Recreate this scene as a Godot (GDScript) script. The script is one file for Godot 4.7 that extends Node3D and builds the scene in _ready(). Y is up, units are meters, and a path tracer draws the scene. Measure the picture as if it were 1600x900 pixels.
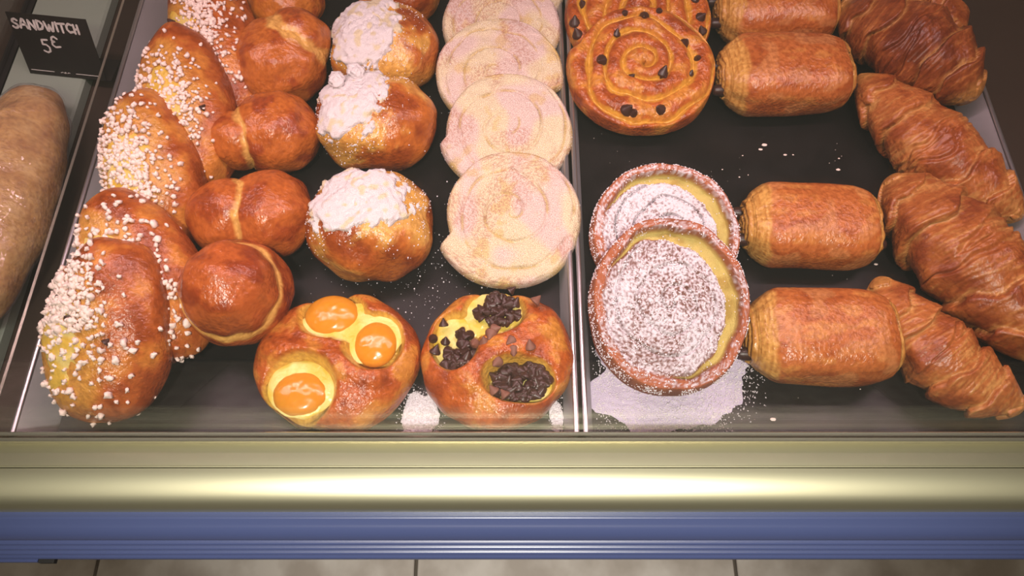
extends Node3D
# Pastry counter seen from the customer's side. Metres, y up, z towards the customer.
# The two baking trays stand on the deck at Y0; the front rail of the case is at z = 0.

const Y0 := 0.9
var rng := RandomNumberGenerator.new()
var nz := FastNoiseLite.new()
var vc := Color.WHITE        # colour of the point that a surface function has just made
var vk := true               # whether that point belongs to the surface
var names := {}
var M := {}

func _ready() -> void:
	rng.seed = 11
	nz.seed = 5
	nz.noise_type = FastNoiseLite.TYPE_SIMPLEX_SMOOTH
	nz.frequency = 1.0
	nz.fractal_type = FastNoiseLite.FRACTAL_NONE
	# ---- camera
	var cam := Camera3D.new()
	cam.name = "camera"
	cam.fov = 40.83
	cam.near = 0.02
	cam.far = 30.0
	add_child(cam)
	cam.position = Vector3(0, Y0 + 0.56, 0.162)
	cam.rotation_degrees = Vector3(-63.0, 0, 0)
	cam.current = true
	# ---- environment
	var we := WorldEnvironment.new()
	we.name = "environment"
	var env := Environment.new()
	env.background_mode = Environment.BG_COLOR
	env.background_color = Color(0.05, 0.05, 0.05)
	env.tonemap_mode = Environment.TONE_MAPPER_LINEAR
	env.tonemap_exposure = 1.0
	env.sdfgi_enabled = true
	env.ssao_enabled = true
	env.ssil_enabled = true
	we.environment = env
	add_child(we)
	# ---- lights of the place: a lamp panel and a spot lamp on the ceiling, and the rosy strip along the top of the case's glass
	area("ceiling_panel_light", Vector3(0.0, 2.80, 1.2), Vector3(-90, 0, 0), Vector2(1.2, 0.3), 1.5, Color(1.0, 0.94, 0.83))
	area("case_strip_light", Vector3(0.0, Y0 + 0.45, -0.235), Vector3(-96, 0, 0), Vector2(1.2, 0.022), 0.35, Color(1.0, 0.83, 0.86))
	spot("ceiling_spot_light", Vector3(0.0, 2.64, 0.80), Vector3(0.0, Y0, 0.06), 16.0, 4.6, 0.07, Color(1.0, 0.98, 0.94))
	make_materials()
	room()
	case()
	trays()
	left_tray_goods()
	right_tray_goods()
	sandwich_side()
	crumbs()

# ------------------------------------------------------------------ helpers

func area(called: String, at: Vector3, turn: Vector3, size: Vector2, energy: float, c: Color) -> void:
	var l := AreaLight3D.new()
	l.name = called
	l.area_size = size
	l.light_energy = energy
	l.light_color = c
	l.area_range = 8.0
	l.shadow_enabled = true
	add_child(l)
	l.position = at
	l.rotation_degrees = turn

func spot(called: String, at: Vector3, aim: Vector3, angle: float, energy: float, size: float, c: Color) -> void:
	var l := SpotLight3D.new()
	l.name = called
	l.spot_angle = angle
	l.spot_angle_attenuation = 1.0
	l.spot_range = 8.0
	l.spot_attenuation = 2.0
	l.light_size = size
	l.light_energy = energy
	l.light_color = c
	l.shadow_enabled = true
	add_child(l)
	l.look_at_from_position(at, aim, Vector3.FORWARD)

func lc(hex: String) -> Color:
	return Color(hex).srgb_to_linear()

func nn(x: float, y: float, z: float) -> float:
	return nz.get_noise_3d(x, y, z)

func fbm(p: Vector3, s: float) -> float:
	return nz.get_noise_3d(p.x * s, p.y * s, p.z * s) * 0.6 + nz.get_noise_3d(p.x * s * 2.1 + 7.0, p.y * s * 2.1, p.z * s * 2.1) * 0.3 + nz.get_noise_3d(p.x * s * 4.3, p.y * s * 4.3 + 3.0, p.z * s * 4.3) * 0.15

func ss(a: float, b: float, x: float) -> float:
	return smoothstep(a, b, x)

func numbered(called: String) -> String:
	if not names.has(called):
		names[called] = 0
		return called
	names[called] += 1
	return "%s_%03d" % [called, names[called]]

func tag(o: Node, label: String, category: String, group := "", kind := "") -> void:
	if label: o.set_meta("label", label)
	if category: o.set_meta("category", category)
	if group: o.set_meta("group", group)
	if kind: o.set_meta("kind", kind)

func thing(called: String, label: String, category: String, at := Vector3.ZERO, group := "") -> Node3D:
	var o := Node3D.new()
	o.name = numbered(called)
	add_child(o)
	o.position = at
	tag(o, label, category, group)
	return o

func part(called: String, mesh: Mesh, m: Material, parent: Node, at := Vector3.ZERO, label := "") -> MeshInstance3D:
	var o := MeshInstance3D.new()
	o.name = called
	o.mesh = mesh
	o.material_override = m
	parent.add_child(o, true)
	o.position = at
	if label: o.set_meta("label", label)
	return o

func box(called: String, lo: Vector3, hi: Vector3, m: Material, parent: Node, label := "") -> MeshInstance3D:
	var b := BoxMesh.new()
	b.size = hi - lo
	return part(called, b, m, parent, (lo + hi) * 0.5, label)

# A surface over u, v in 0..1; f returns the point and sets vc (colour) and vk (keep). u closes on itself if wrap.
func grid(nu: int, nv: int, f: Callable, wrap := true) -> ArrayMesh:
	var cols := nu if wrap else nu + 1
	var P := PackedVector3Array()
	var C := PackedColorArray()
	var K := PackedByteArray()
	var N := PackedVector3Array()
	var total := cols * (nv + 1)
	P.resize(total); C.resize(total); K.resize(total); N.resize(total)
	var mid := Vector3.ZERO
	for j in nv + 1:
		for i in cols:
			vc = Color.WHITE
			vk = true
			var at := j * cols + i
			P[at] = f.call(float(i) / nu, float(j) / nv)
			C[at] = vc
			K[at] = 1 if vk else 0
			mid += P[at]
	mid /= total
	var sign_sum := 0.0
	for j in nv + 1:
		var ja := maxi(j - 1, 0) * cols
		var jb := mini(j + 1, nv) * cols
		for i in cols:
			var ia := posmod(i - 1, cols) if wrap else maxi(i - 1, 0)
			var ib := (i + 1) % cols if wrap else mini(i + 1, cols - 1)
			var n := (P[j * cols + ib] - P[j * cols + ia]).cross(P[jb + i] - P[ja + i])
			sign_sum += n.dot(P[j * cols + i] - mid)
			N[j * cols + i] = n.normalized()
	var flip := sign_sum < 0.0
	if flip:
		for k in total: N[k] = -N[k]
	for e in [[0, 1], [nv, nv - 1]]:      # poles
		var r0: int = e[0] * cols
		var r1: int = e[1] * cols
		if P[r0].distance_to(P[r0 + cols / 2]) < 1e-5:
			var s := Vector3.ZERO
			for i in cols: s += N[r1 + i]
			s = s.normalized()
			for i in cols: N[r0 + i] = s
	var I := PackedInt32Array()
	for j in nv:
		for i in nu:
			var i2 := (i + 1) % cols if wrap else i + 1
			var a := j * cols + i
			var b := j * cols + i2
			var c := (j + 1) * cols + i
			var d := (j + 1) * cols + i2
			if K[a] + K[b] + K[c] + K[d] == 0: continue
			if flip: I.append_array([a, b, d, a, d, c])
			else: I.append_array([a, d, b, a, c, d])
	var A := []
	A.resize(Mesh.ARRAY_MAX)
	A[Mesh.ARRAY_VERTEX] = P
	A[Mesh.ARRAY_NORMAL] = N
	A[Mesh.ARRAY_COLOR] = C
	A[Mesh.ARRAY_INDEX] = I
	var m := ArrayMesh.new()
	m.add_surface_from_arrays(Mesh.PRIMITIVE_TRIANGLES, A)
	return m

# A closed outline (z, y) drawn out along x; corners sharper than about 35 degrees stay sharp.
func extrude(outline: PackedVector2Array, x0: float, x1: float) -> ArrayMesh:
	var st := SurfaceTool.new()
	st.begin(Mesh.PRIMITIVE_TRIANGLES)
	var n := outline.size()
	var turn := 1.0 if Geometry2D.is_polygon_clockwise(outline) else -1.0
	var normals := []
	for i in n:
		var d := (outline[(i + 1) % n] - outline[i]).normalized()
		normals.append(Vector2(-d.y, d.x) * turn)
	for i in n:
		var a := outline[i]
		var b := outline[(i + 1) % n]
		var na: Vector2 = normals[i]
		var nb: Vector2 = normals[i]
		var before: Vector2 = normals[posmod(i - 1, n)]
		var after: Vector2 = normals[(i + 1) % n]
		if before.dot(na) > 0.82: na = (na + before).normalized()
		if after.dot(nb) > 0.82: nb = (nb + after).normalized()
		var q := [[x0, a, na], [x1, a, na], [x1, b, nb], [x0, a, na], [x1, b, nb], [x0, b, nb]]
		if turn < 0.0: q.reverse()
		for v in q:
			st.set_normal(Vector3(0, v[2].y, v[2].x))
			st.add_vertex(Vector3(v[0], v[1].y, v[1].x))
	var tri := Geometry2D.triangulate_polygon(outline)
	for x in [x0, x1]:
		for k in tri:
			st.set_normal(Vector3(signf(x - (x0 + x1) * 0.5), 0, 0))
			st.add_vertex(Vector3(x, outline[k].y, outline[k].x))
	return st.commit()

func arc(c: Vector2, r: Vector2, a0: float, a1: float, n: int) -> PackedVector2Array:
	var o := PackedVector2Array()
	for i in n + 1:
		var a := deg_to_rad(lerpf(a0, a1, float(i) / n))
		o.append(c + Vector2(cos(a) * r.x, sin(a) * r.y))
	return o

# Irregular small lump (sugar pearl, crumb, grain)
func nugget(s: int, lumpy := 0.38) -> ArrayMesh:
	return grid(6, 4, func(u: float, v: float) -> Vector3:
		var a := u * TAU
		var t := v * PI
		var d := Vector3(sin(t) * cos(a), cos(t), sin(t) * sin(a))
		return d * (0.5 + lumpy * nn(d.x * 2.2 + s * 9.0, d.y * 2.2, d.z * 2.2)))

# Many small grains on a surface, more of them where dens is high
func scatter(called: String, mesh: Mesh, m: Material, parent: Node, f: Callable, count: int, dens: Callable, smin: float, smax: float, lift := 0.3, tries := 40) -> void:
	var list: Array[Transform3D] = []
	var ref := 0.0
	for k in 40:
		var u := rng.randf()
		var v := rng.randf()
		var p: Vector3 = f.call(u, v)
		ref = maxf(ref, (f.call(u + 0.004, v) - p).cross(f.call(u, v + 0.004) - p).length())
	for k in count * tries:
		if list.size() >= count: break
		var u := rng.randf()
		var v := rng.randf() * 0.99
		var p: Vector3 = f.call(u, v)
		if rng.randf() > dens.call(p): continue
		var n: Vector3 = (f.call(u + 0.004, v) - p).cross(f.call(u, v + 0.004) - p)
		if rng.randf() * ref > n.length(): continue
		n = n.normalized()
		if n.y < 0.0: n = -n
		var s := lerpf(smin, smax, rng.randf() * rng.randf())
		var b := Basis.from_euler(Vector3(rng.randf() * TAU, rng.randf() * TAU, rng.randf() * TAU))
		list.append(Transform3D(b.scaled(Vector3.ONE * s) * Basis.from_scale(Vector3(1, rng.randf_range(0.7, 1.1), rng.randf_range(0.8, 1.3))), p + n * s * lift))
	copies(called, mesh, m, parent, list)

func copies(called: String, mesh: Mesh, m: Material, parent: Node, list: Array) -> MultiMeshInstance3D:
	var mm := MultiMesh.new()
	mm.transform_format = MultiMesh.TRANSFORM_3D
	mm.mesh = mesh
	mm.instance_count = list.size()
	for i in list.size(): mm.set_instance_transform(i, list[i])
	var o := MultiMeshInstance3D.new()
	o.name = called
	o.multimesh = mm
	o.material_override = m
	o.set_meta("kind", "stuff")
	parent.add_child(o, true)
	return o

func mat(c: Color, rough := 0.6, metal := 0.0) -> StandardMaterial3D:
	var m := StandardMaterial3D.new()
	m.albedo_color = c
	m.roughness = rough
	m.metallic = metal
	return m

func noise_tex(freq: float, s: int, octaves := 3, ramp: Gradient = null, kind := FastNoiseLite.TYPE_SIMPLEX_SMOOTH) -> NoiseTexture2D:
	var n := FastNoiseLite.new()
	n.seed = s
	n.noise_type = kind
	n.frequency = freq
	n.fractal_octaves = octaves
	var t := NoiseTexture2D.new()
	t.width = 512
	t.height = 512
	t.seamless = true
	t.noise = n
	if ramp: t.color_ramp = ramp
	return t

func two_tone(a: Color, b: Color, lo := 0.0, hi := 1.0) -> Gradient:
	var g := Gradient.new()
	g.set_color(0, a)
	g.set_color(1, b)
	g.set_offset(0, lo)
	g.set_offset(1, hi)
	return g

func dough(rough: float, relief: Texture2D, depth: float, size: float, grain: Texture2D = null) -> StandardMaterial3D:
	var m := StandardMaterial3D.new()
	m.vertex_color_use_as_albedo = true
	m.roughness = rough
	m.uv1_triplanar = true
	m.uv1_scale = Vector3.ONE / size
	m.heightmap_enabled = true
	m.heightmap_texture = relief
	m.heightmap_scale = depth * 100.0
	if grain: m.albedo_texture = grain
	return m

func make_materials() -> void:
	var fine := noise_tex(0.03, 3, 4)
	var soft := noise_tex(0.012, 4, 4)
	var grit := noise_tex(0.14, 6, 2)
	var mottled := noise_tex(0.02, 8, 4, two_tone(Color(0.86, 0.82, 0.78), Color(1, 1, 1), 0.3, 0.65))
	var speck := noise_tex(0.16, 9, 2, two_tone(Color(0.80, 0.72, 0.72), Color(1, 1, 1), 0.3, 0.6))
	M.crust = dough(0.27, fine, 0.0007, 0.06, mottled)
	M.glazed = dough(0.26, fine, 0.0010, 0.06, mottled)
	M.flaky = dough(0.36, soft, 0.0010, 0.05, mottled)
	M.sugared = dough(0.75, grit, 0.0007, 0.08, speck)
	M.icing = dough(0.85, grit, 0.0008, 0.07)
	M.custard = dough(0.32, soft, 0.0008, 0.05)
	M.pearl = mat(Color("f0dcd0"), 0.55)
	M.grain = mat(Color("ece4e8"), 0.6)
	M.chip = mat(Color("3d2219"), 0.38)
	M.dusty_chip = mat(Color("7c5140"), 0.6)
	M.chocolate = mat(Color("3a2018"), 0.4)
	var ap := mat(Color("d28a20"), 0.22)
	ap.subsurf_scatter_enabled = true
	ap.subsurf_scatter_strength = 0.15
	ap.clearcoat_enabled = true
	ap.clearcoat = 0.3
	ap.clearcoat_roughness = 0.12
	M.apricot = ap
	M.aluminium = mat(Color("c9c7c8"), 0.3, 0.9)
	M.pan = mat(Color("181413"), 0.40)
	M.pan.metallic_specular = 0.35
	M.pan_wall = mat(Color("b4b2b4"), 0.5, 0.45)
	M.pan.roughness_texture = noise_tex(0.01, 14, 4, two_tone(Color(0.75, 0.75, 0.75), Color(1, 1, 1), 0.3, 0.7))
	M.pan.uv1_triplanar = true
	M.pan.uv1_scale = Vector3.ONE * 4.0
	M.gold = mat(Color("c6c3a6"), 0.46, 0.92)
	M.channel = mat(Color("d8d2c0"), 0.25, 0.85)
	M.bumper = mat(Color("47517a"), 0.28)
	M.gap = mat(Color("1c1a19"), 0.6)
	M.deck = mat(Color("4a3d33"), 0.45, 0.3)
	M.body = mat(Color("b9b2a4"), 0.5)
	var glass := mat(Color(0.95, 1.0, 0.97, 0.004), 0.0)
	glass.transparency = BaseMaterial3D.TRANSPARENCY_ALPHA
	M.glass = glass
	var film := mat(Color(1, 1, 1, 0.06), 0.06)
	film.transparency = BaseMaterial3D.TRANSPARENCY_ALPHA
	film.normal_enabled = true
	var wn := noise_tex(0.012, 21, 4)
	wn.as_normal_map = true
	wn.bump_strength = 10.0
	film.normal_texture = wn
	film.uv1_triplanar = true
	film.uv1_scale = Vector3.ONE * 9.0
	M.film = film
	M.wall = mat(Color("b3a48c"), 0.85)
	M.wall_dark = mat(Color("564a3e"), 0.8)
	M.ceiling = mat(Color("a89f90"), 0.9)
	M.grout = mat(Color("5f574e"), 0.9)
	M.tiles = []
	for k in 3:
		var t := mat(Color.WHITE, 0.42)
		t.albedo_texture = noise_tex(0.008, 30 + k, 5, two_tone(Color("aea49c"), Color("cfc8c2"), 0.25, 0.75))
		t.uv1_triplanar = true
		t.uv1_world_triplanar = true
		t.uv1_scale = Vector3.ONE * 1.6
		M.tiles.append(t)
	M.board = mat(Color("93a293"), 0.35)
	M.card = mat(Color("211d1a"), 0.5)
	M.chalk = mat(Color("e4e2da"), 0.8)
	M.lamp_white = mat(Color("e8e6e0"), 0.5)

# ------------------------------------------------------------------ the place

func struct(o: Node) -> Node:
	o.set_meta("kind", "structure")
	return o

func room() -> void:
	var fl := Node3D.new()
	fl.name = "floor"
	add_child(fl)
	struct(fl)
	box("screed", Vector3(-3.6, -0.2, -2.4), Vector3(3.6, -0.012, 3.0), M.grout, fl)
	var size := 0.572
	var tile := bevel_slab(Vector3(size - 0.006, 0.012, size - 0.006), 0.0015)
	for i in range(-6, 7):
		for j in range(-4, 6):
			part("tile", tile, M.tiles[posmod(i * 5 + j * 3, 3)], fl, Vector3(-0.172 + (i + 0.5) * size, -0.012, 0.10 + (j - 0.5) * size))
	struct(box("wall_back", Vector3(-3.6, 0, -2.6), Vector3(3.6, 2.9, -2.4), M.wall, self))
	struct(box("wall_front", Vector3(-3.6, 0, 3.0), Vector3(3.6, 2.9, 3.2), M.wall_dark, self))
	struct(box("wall_left", Vector3(-3.8, 0, -2.4), Vector3(-3.6, 2.9, 3.0), M.wall, self))
	struct(box("wall_right", Vector3(3.6, 0, -2.4), Vector3(3.8, 2.9, 3.0), M.wall, self))
	struct(box("ceiling", Vector3(-3.8, 2.9, -2.6), Vector3(3.8, 3.1, 3.2), M.ceiling, self))
	var l := thing("ceiling_lamp", "long white lamp panel on the shop ceiling in front of the counter", "lamp", Vector3(0.0, 2.9, 1.2))
	box("housing", Vector3(-0.62, -0.08, -0.17), Vector3(0.62, 0, 0.17), M.lamp_white, l)
	var glow := mat(Color("fff4e0"), 0.5)
	glow.emission_enabled = true
	glow.emission = Color("fff2da")
	glow.emission_energy_multiplier = 1.5
	box("diffuser", Vector3(-0.6, -0.09, -0.15), Vector3(0.6, -0.08, 0.15), glow, l)
	var sp := thing("spot_lamp", "round white spot lamp on the ceiling aimed at the counter", "lamp", Vector3(0.0, 2.9, 0.86))
	var can := CylinderMesh.new()
	can.top_radius = 0.075
	can.bottom_radius = 0.085
	can.height = 0.18
	var body := part("lamp_can", can, M.lamp_white, sp, Vector3(0, -0.13, 0))
	body.rotation_degrees.x = 23
	var stem := CylinderMesh.new()
	stem.top_radius = 0.012
	stem.bottom_radius = 0.012
	stem.height = 0.06
	part("stem", stem, M.lamp_white, sp, Vector3(0, -0.03, 0))
	var face := CylinderMesh.new()
	face.top_radius = 0.07
	face.bottom_radius = 0.07
	face.height = 0.004
	part("lamp_face", face, glow, body, Vector3(0, -0.092, 0))

# flat slab with its upper edges bevelled, origin in the middle of its underside
func bevel_slab(s: Vector3, b: float) -> ArrayMesh:
	var st := SurfaceTool.new()
	st.begin(Mesh.PRIMITIVE_TRIANGLES)
	var x := s.x * 0.5
	var z := s.z * 0.5
	var rings := [[x, z, 0.0], [x, z, s.y - b], [x - b, z - b, s.y]]
	for k in 2:
		var lo: Array = rings[k]
		var hi: Array = rings[k + 1]
		for e in 4:
			var d := Vector2.RIGHT.rotated(e * PI / 2)
			var t := Vector2(-d.y, d.x)
			var c := func(r: Array, sgn: float) -> Vector3: return Vector3((d.x + t.x * sgn) * r[0], r[2], (d.y + t.y * sgn) * r[1])
			var a: Vector3 = c.call(lo, -1.0)
			var b2: Vector3 = c.call(lo, 1.0)
			var c2: Vector3 = c.call(hi, 1.0)
			var d2: Vector3 = c.call(hi, -1.0)
			quad(st, a, b2, c2, d2)
	quad(st, Vector3(-x + b, s.y, -z + b), Vector3(x - b, s.y, -z + b), Vector3(x - b, s.y, z - b), Vector3(-x + b, s.y, z - b), Vector3.UP)
	return st.commit()

func quad(st: SurfaceTool, a: Vector3, b: Vector3, c: Vector3, d: Vector3, out := Vector3.ZERO) -> void:
	var n := (b - a).cross(c - a).normalized()
	if out == Vector3.ZERO: out = (a + b + c + d) * Vector3(1, 0.0, 1)
	var order := [a, b, c, a, c, d]
	if n.dot(out) > 0.0: order = [a, c, b, a, d, c]
	else: n = -n
	for p in order:
		st.set_normal(n)
		st.add_vertex(p)

func case() -> void:
	var c := thing("display_case", "glass-fronted pastry counter with champagne metal rail and blue bumper", "display case", Vector3(0, 0, 0))
	var X := 1.15
	var h := Y0 + 0.035       # top of the rail
	var P := func(a: Array) -> PackedVector2Array:
		var o := PackedVector2Array()
		for i in range(0, a.size(), 2): o.append(Vector2(a[i], h + a[i + 1]))
		return o
	# the two fins that hold the glass
	part("inner_fin", extrude(P.call([0.0066, -0.008, 0.0066, -0.0006, 0.0072, 0.0, 0.0086, 0.0, 0.0092, -0.0006, 0.0092, -0.008]), -X, X), M.channel, c)
	part("outer_fin", extrude(P.call([0.0106, -0.008, 0.0106, -0.0008, 0.0112, 0.0, 0.0124, 0.0, 0.0132, -0.0009, 0.0132, -0.008]), -X, X), M.channel, c)
	# sloping gold step, flat ledge, groove
	part("rail_step", extrude(P.call([0.0133, -0.008, 0.0133, -0.0068, 0.0204, -0.0034, 0.0210, -0.0031, 0.0296, -0.0030, 0.0303, -0.0020, 0.0309, -0.0024, 0.0309, -0.008]), -X, X), M.gold, c)
	# large rounded rail
	var o := PackedVector2Array([Vector2(0.0314, h - 0.05), Vector2(0.0314, h - 0.0032)])
	o.append_array(arc(Vector2(0.0332, h - 0.0348), Vector2(0.032, 0.032), 93, 60, 12))
	o.append_array(arc(Vector2(0.04165, h - 0.0202), Vector2(0.0151, 0.0151), 57, 5, 12))
	o.append(Vector2(0.0550, h - 0.05))
	part("front_rail", extrude(o, -X, X), M.gold, c)
	# blue bumper with ribs
	var b := PackedVector2Array([Vector2(0.052, h - 0.10), Vector2(0.052, h - 0.026)])
	b.append_array(arc(Vector2(0.0595, h - 0.0290), Vector2(0.0024, 0.0024), 120, 50, 4))
	b.append_array(arc(Vector2(0.0600, h - 0.0440), Vector2(0.0130, 0.0150), 72, 8, 12))
	b.append_array(PackedVector2Array([Vector2(0.0716, h - 0.0450), Vector2(0.0716, h - 0.0480)]))
	for k in 3:
		b.append_array(arc(Vector2(0.0725 + k * 0.0026, h - 0.0505 - k * 0.0050), Vector2(0.0024, 0.0020), 85, -60, 6))
		b.append(Vector2(0.0728 + k * 0.0026, h - 0.0532 - k * 0.0050))
	b.append_array(arc(Vector2(0.0785, h - 0.068), Vector2(0.0034, 0.0032), 80, -80, 6))
	b.append(Vector2(0.078, h - 0.10))
	part("bumper", extrude(b, -X, X), M.bumper, c, Vector3.ZERO, "blue-grey plastic bumper with fine ribs")
	box("bumper_joint", Vector3(-0.3465, h - 0.0745, 0.074), Vector3(-0.335, h - 0.0702, 0.0843), M.gap, c)
	box("bumper_end_cap", Vector3(-0.50, h - 0.0735, 0.076), Vector3(-0.3465, h - 0.0690, 0.0838), M.bumper, c)
	# front pane leaning back
	for q in [["outer_pane", 0.0099, -0.007], ["inner_pane", 0.0050, -0.009]]:      # sealed double glazing
		var g := box(q[0], Vector3(-X, 0, -0.0005), Vector3(X, 0.47, 0.0005), M.glass, c)
		g.position = Vector3(0, h + q[2], q[1]) + Vector3(0, cos(deg_to_rad(25)), -sin(deg_to_rad(25))) * 0.235
		g.rotation_degrees.x = -25
	# bar along the top of the pane with the light strip under it
	box("light_bar", Vector3(-X, Y0 + 0.462, -0.262), Vector3(X, Y0 + 0.482, -0.198), M.channel, c)
	var glow := mat(Color("ffe9ea"), 0.5)
	glow.emission_enabled = true
	glow.emission = Color("ffdadc")
	glow.emission_energy_multiplier = 3.0
	box("light_strip", Vector3(-0.60, Y0 + 0.455, -0.246), Vector3(0.60, Y0 + 0.462, -0.224), glow, c)
	# deck, body and plinth
	box("deck", Vector3(-X, Y0 - 0.045, -0.72), Vector3(X, Y0 - 0.013, 0.0500), M.deck, c)
	box("body", Vector3(-X, 0.10, -0.72), Vector3(X, Y0 - 0.046, -0.075), M.body, c)
	box("plinth", Vector3(-X, 0.0, -0.70), Vector3(X, 0.10, -0.10), M.gap, c)
	box("back_panel", Vector3(-X, Y0 - 0.013, -0.72), Vector3(X, Y0 + 0.48, -0.70), M.body, c)
	for s in [-1.0, 1.0]:
		box("end_panel", Vector3(s * X - 0.01, Y0 - 0.013, -0.70), Vector3(s * X + 0.01, Y0 + 0.46, -0.262), M.body, c)

func rect_ring(x0: float, x1: float, z0: float, z1: float, r: float, u: float) -> Vector2:
	var q := u * 4.0
	var k := int(q) % 4
	var t := q - floorf(q)
	var cx := [x1 - r, x0 + r, x0 + r, x1 - r]
	var cz := [z1 - r, z1 - r, z0 + r, z0 + r]
	var n := (k + 1) % 4
	if t < 0.5:
		var a := (k + t * 2.0) * PI / 2
		return Vector2(cx[k] + cos(a) * r, cz[k] + sin(a) * r)
	var e := (k + 1) * PI / 2
	var d := Vector2(cos(e), sin(e)) * r
	return Vector2(cx[k], cz[k]).lerp(Vector2(cx[n], cz[n]), (t - 0.5) * 2.0) + d

func tray(label: String, x0: float, x1: float, z0: float, z1: float, fl: Array) -> void:
	var o := thing("baking_tray", label, "tray", Vector3((x0 + x1) * 0.5, Y0, (z0 + z1) * 0.5), "baking trays side by side")
	var hx := (x1 - x0) * 0.5
	var hz := (z1 - z0) * 0.5
	part("pan_floor", grid(96, 3, func(u: float, v: float) -> Vector3:
		var s := [0.0, 1.0, 1.0, 0.0]
		var q: Vector2 = rect_ring(-hx, hx, -hz, hz, 0.012, u) * s[int(v * 3.0 + 0.01)]
		return Vector3(q.x, 0.0 if v < 0.5 else -0.002, q.y)), M.pan, o)
	var wall := func(u: float, t: float, r: float) -> Vector2:
		return rect_ring(-hx - fl[0] * t - r, hx + fl[1] * t + r, -hz - fl[3] * t - r, hz + fl[2] * t + r, 0.012 + r, u)
	part("side_wall", grid(96, 5, func(u: float, v: float) -> Vector3:
		var ts := [0.0, 0.05, 1.0, 1.0, 0.05, 0.0]
		var ys := [-0.0005, 0.002, 0.0235, 0.0235, 0.0, -0.002]
		var k := int(v * 5.0 + 0.01)
		var q: Vector2 = wall.call(u, ts[k], 0.001 if k > 2 else 0.0)
		return Vector3(q.x, ys[k], q.y)), M.pan_wall, o)
	part("rolled_lip", grid(96, 10, func(u: float, v: float) -> Vector3:
		var a := v * TAU
		var q: Vector2 = wall.call(u, 1.0, 0.0018 + cos(a) * 0.0021)
		return Vector3(q.x, 0.0238 + sin(a) * 0.0018, q.y)), M.aluminium, o)

func trays() -> void:
	tray("dark baking tray with silver rim holding the brioches and sugared spirals", -0.337, 0.0385, -0.62, 0.010, [0.016, 0.0055, 0.006, 0.01])
	tray("dark baking tray with silver rim holding the croissants and powdered swirls", 0.0600, 0.4080, -0.62, 0.010, [0.0055, 0.0125, 0.006, 0.01])

# ------------------------------------------------------------------ pastries

# turns a thing so that its own z runs from the back point to the front point, both at half its thickness
func lean(o: Node3D, front: Vector3, back: Vector3, thick: float) -> void:
	var z := (front - back).normalized()
	var x := Vector3.UP.cross(z).normalized()
	var y := z.cross(x)
	o.transform = Transform3D(Basis(x, y, z), (front + back) * 0.5 + Vector3(0, Y0, 0) - y * thick * 0.5)

# long rounded body along z; around = angle about z, along = 0 at the front end
func loaf_point(u: float, v: float, w: float, h: float, l: float, d: float) -> Vector3:
	var a := u * TAU
	var t := v * PI
	var st := pow(maxf(sin(t), 0.0), 0.8)
	var sa := sin(a)
	var y := h * 0.40 + (h * 0.60 + d) * st * sa if sa > 0.0 else h * 0.40 - h * 0.40 * st * pow(-sa, 0.6)
	return Vector3((w + d) * st * cos(a) * (1.0 + 0.10 * cos(t)), y, (l + d) * cos(t))

func sugar_loaf(label: String, front: Vector3, back: Vector3, w: float, h: float, s: float, spots: Array, custard: Array, pearls: int, chips: Array, roll := 0.0) -> void:
	var o := thing("sugar_loaf", label, "brioche loaf", Vector3.ZERO, "pearl sugar brioche loaves")
	var l := front.distance_to(back) * 0.5
	lean(o, front, back, h)
	o.transform.basis = o.transform.basis * Basis(Vector3.BACK, roll)
	var brown := lc("b4602a")
	var deep := lc("97481c")
	var orange := lc("cf8438")
	var yellow := lc("cf9744")
	var shape := func(u: float, v: float, d: float) -> Vector3:
		var p := loaf_point(u, v, w, h, l, d)
		return p + (p - Vector3(0, h * 0.4, 0)) * (0.05 * nn(p.x * 28.0 + s, p.y * 28.0, p.z * 20.0))
	var f := func(u: float, v: float) -> Vector3:
		var p: Vector3 = shape.call(u, v, 0.0)
		var k := fbm(p + Vector3(s, 0, 0), 32.0)
		var c := brown.lerp(deep, ss(0.0, 0.35, k)).lerp(orange, ss(0.05, 0.4, -k))
		for q in custard:     # the bright torn dough round the filling
			var d := Vector2((p.x - q[0]) / q[2], (p.z - q[1]) / q[3]).length() + 0.35 * k
			c = c.lerp(yellow, 1.0 - ss(0.95, 1.5, d)) if p.y > h * 0.3 else c
		vc = c
		return p
	part("crust", grid(72, 72, f), M.crust, o)
	if custard:
		part("custard_filling", grid(80, 80, func(u: float, v: float) -> Vector3:
			var p: Vector3 = shape.call(u, v, 0.0)
			var k := fbm(p + Vector3(s + 3.0, 0, 0), 45.0)
			var m := 0.0
			for q in custard:
				m = maxf(m, 1.0 - ss(0.55, 0.8, Vector2((p.x - q[0]) / q[2], (p.z - q[1]) / q[3]).length() + 0.5 * k))
			if p.y < h * 0.4: m = 0.0
			vk = m > 0.02
			vc = lc("d2ae45").lerp(lc("ddc878"), ss(-0.2, 0.3, k))
			return shape.call(u, v, lerpf(-0.002, 0.0012, m))), M.custard, o)
	var dens := func(p: Vector3) -> float:
		if p.y < h * 0.32: return 0.0
		var m := 0.006
		for q in spots: m += q[3] * exp(-pow((p.x - q[0]) / q[2], 2.0) - pow((p.z - q[1]) / (q[2] * q[4]), 2.0))
		return minf(m, 1.0)
	scatter("pearl_sugar", nugget(int(s)), M.pearl, o, f, pearls, dens, 0.0027, 0.0060, 0.30)
	for q in chips:
		var p: Vector3 = f.call(q[0], q[1])
		var ch := part("chocolate_chip", M.chip_mesh, M.chip, o, p)
		ch.rotation = Vector3(q[0] * 9.0, q[1] * 20.0, 0.4)

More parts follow.
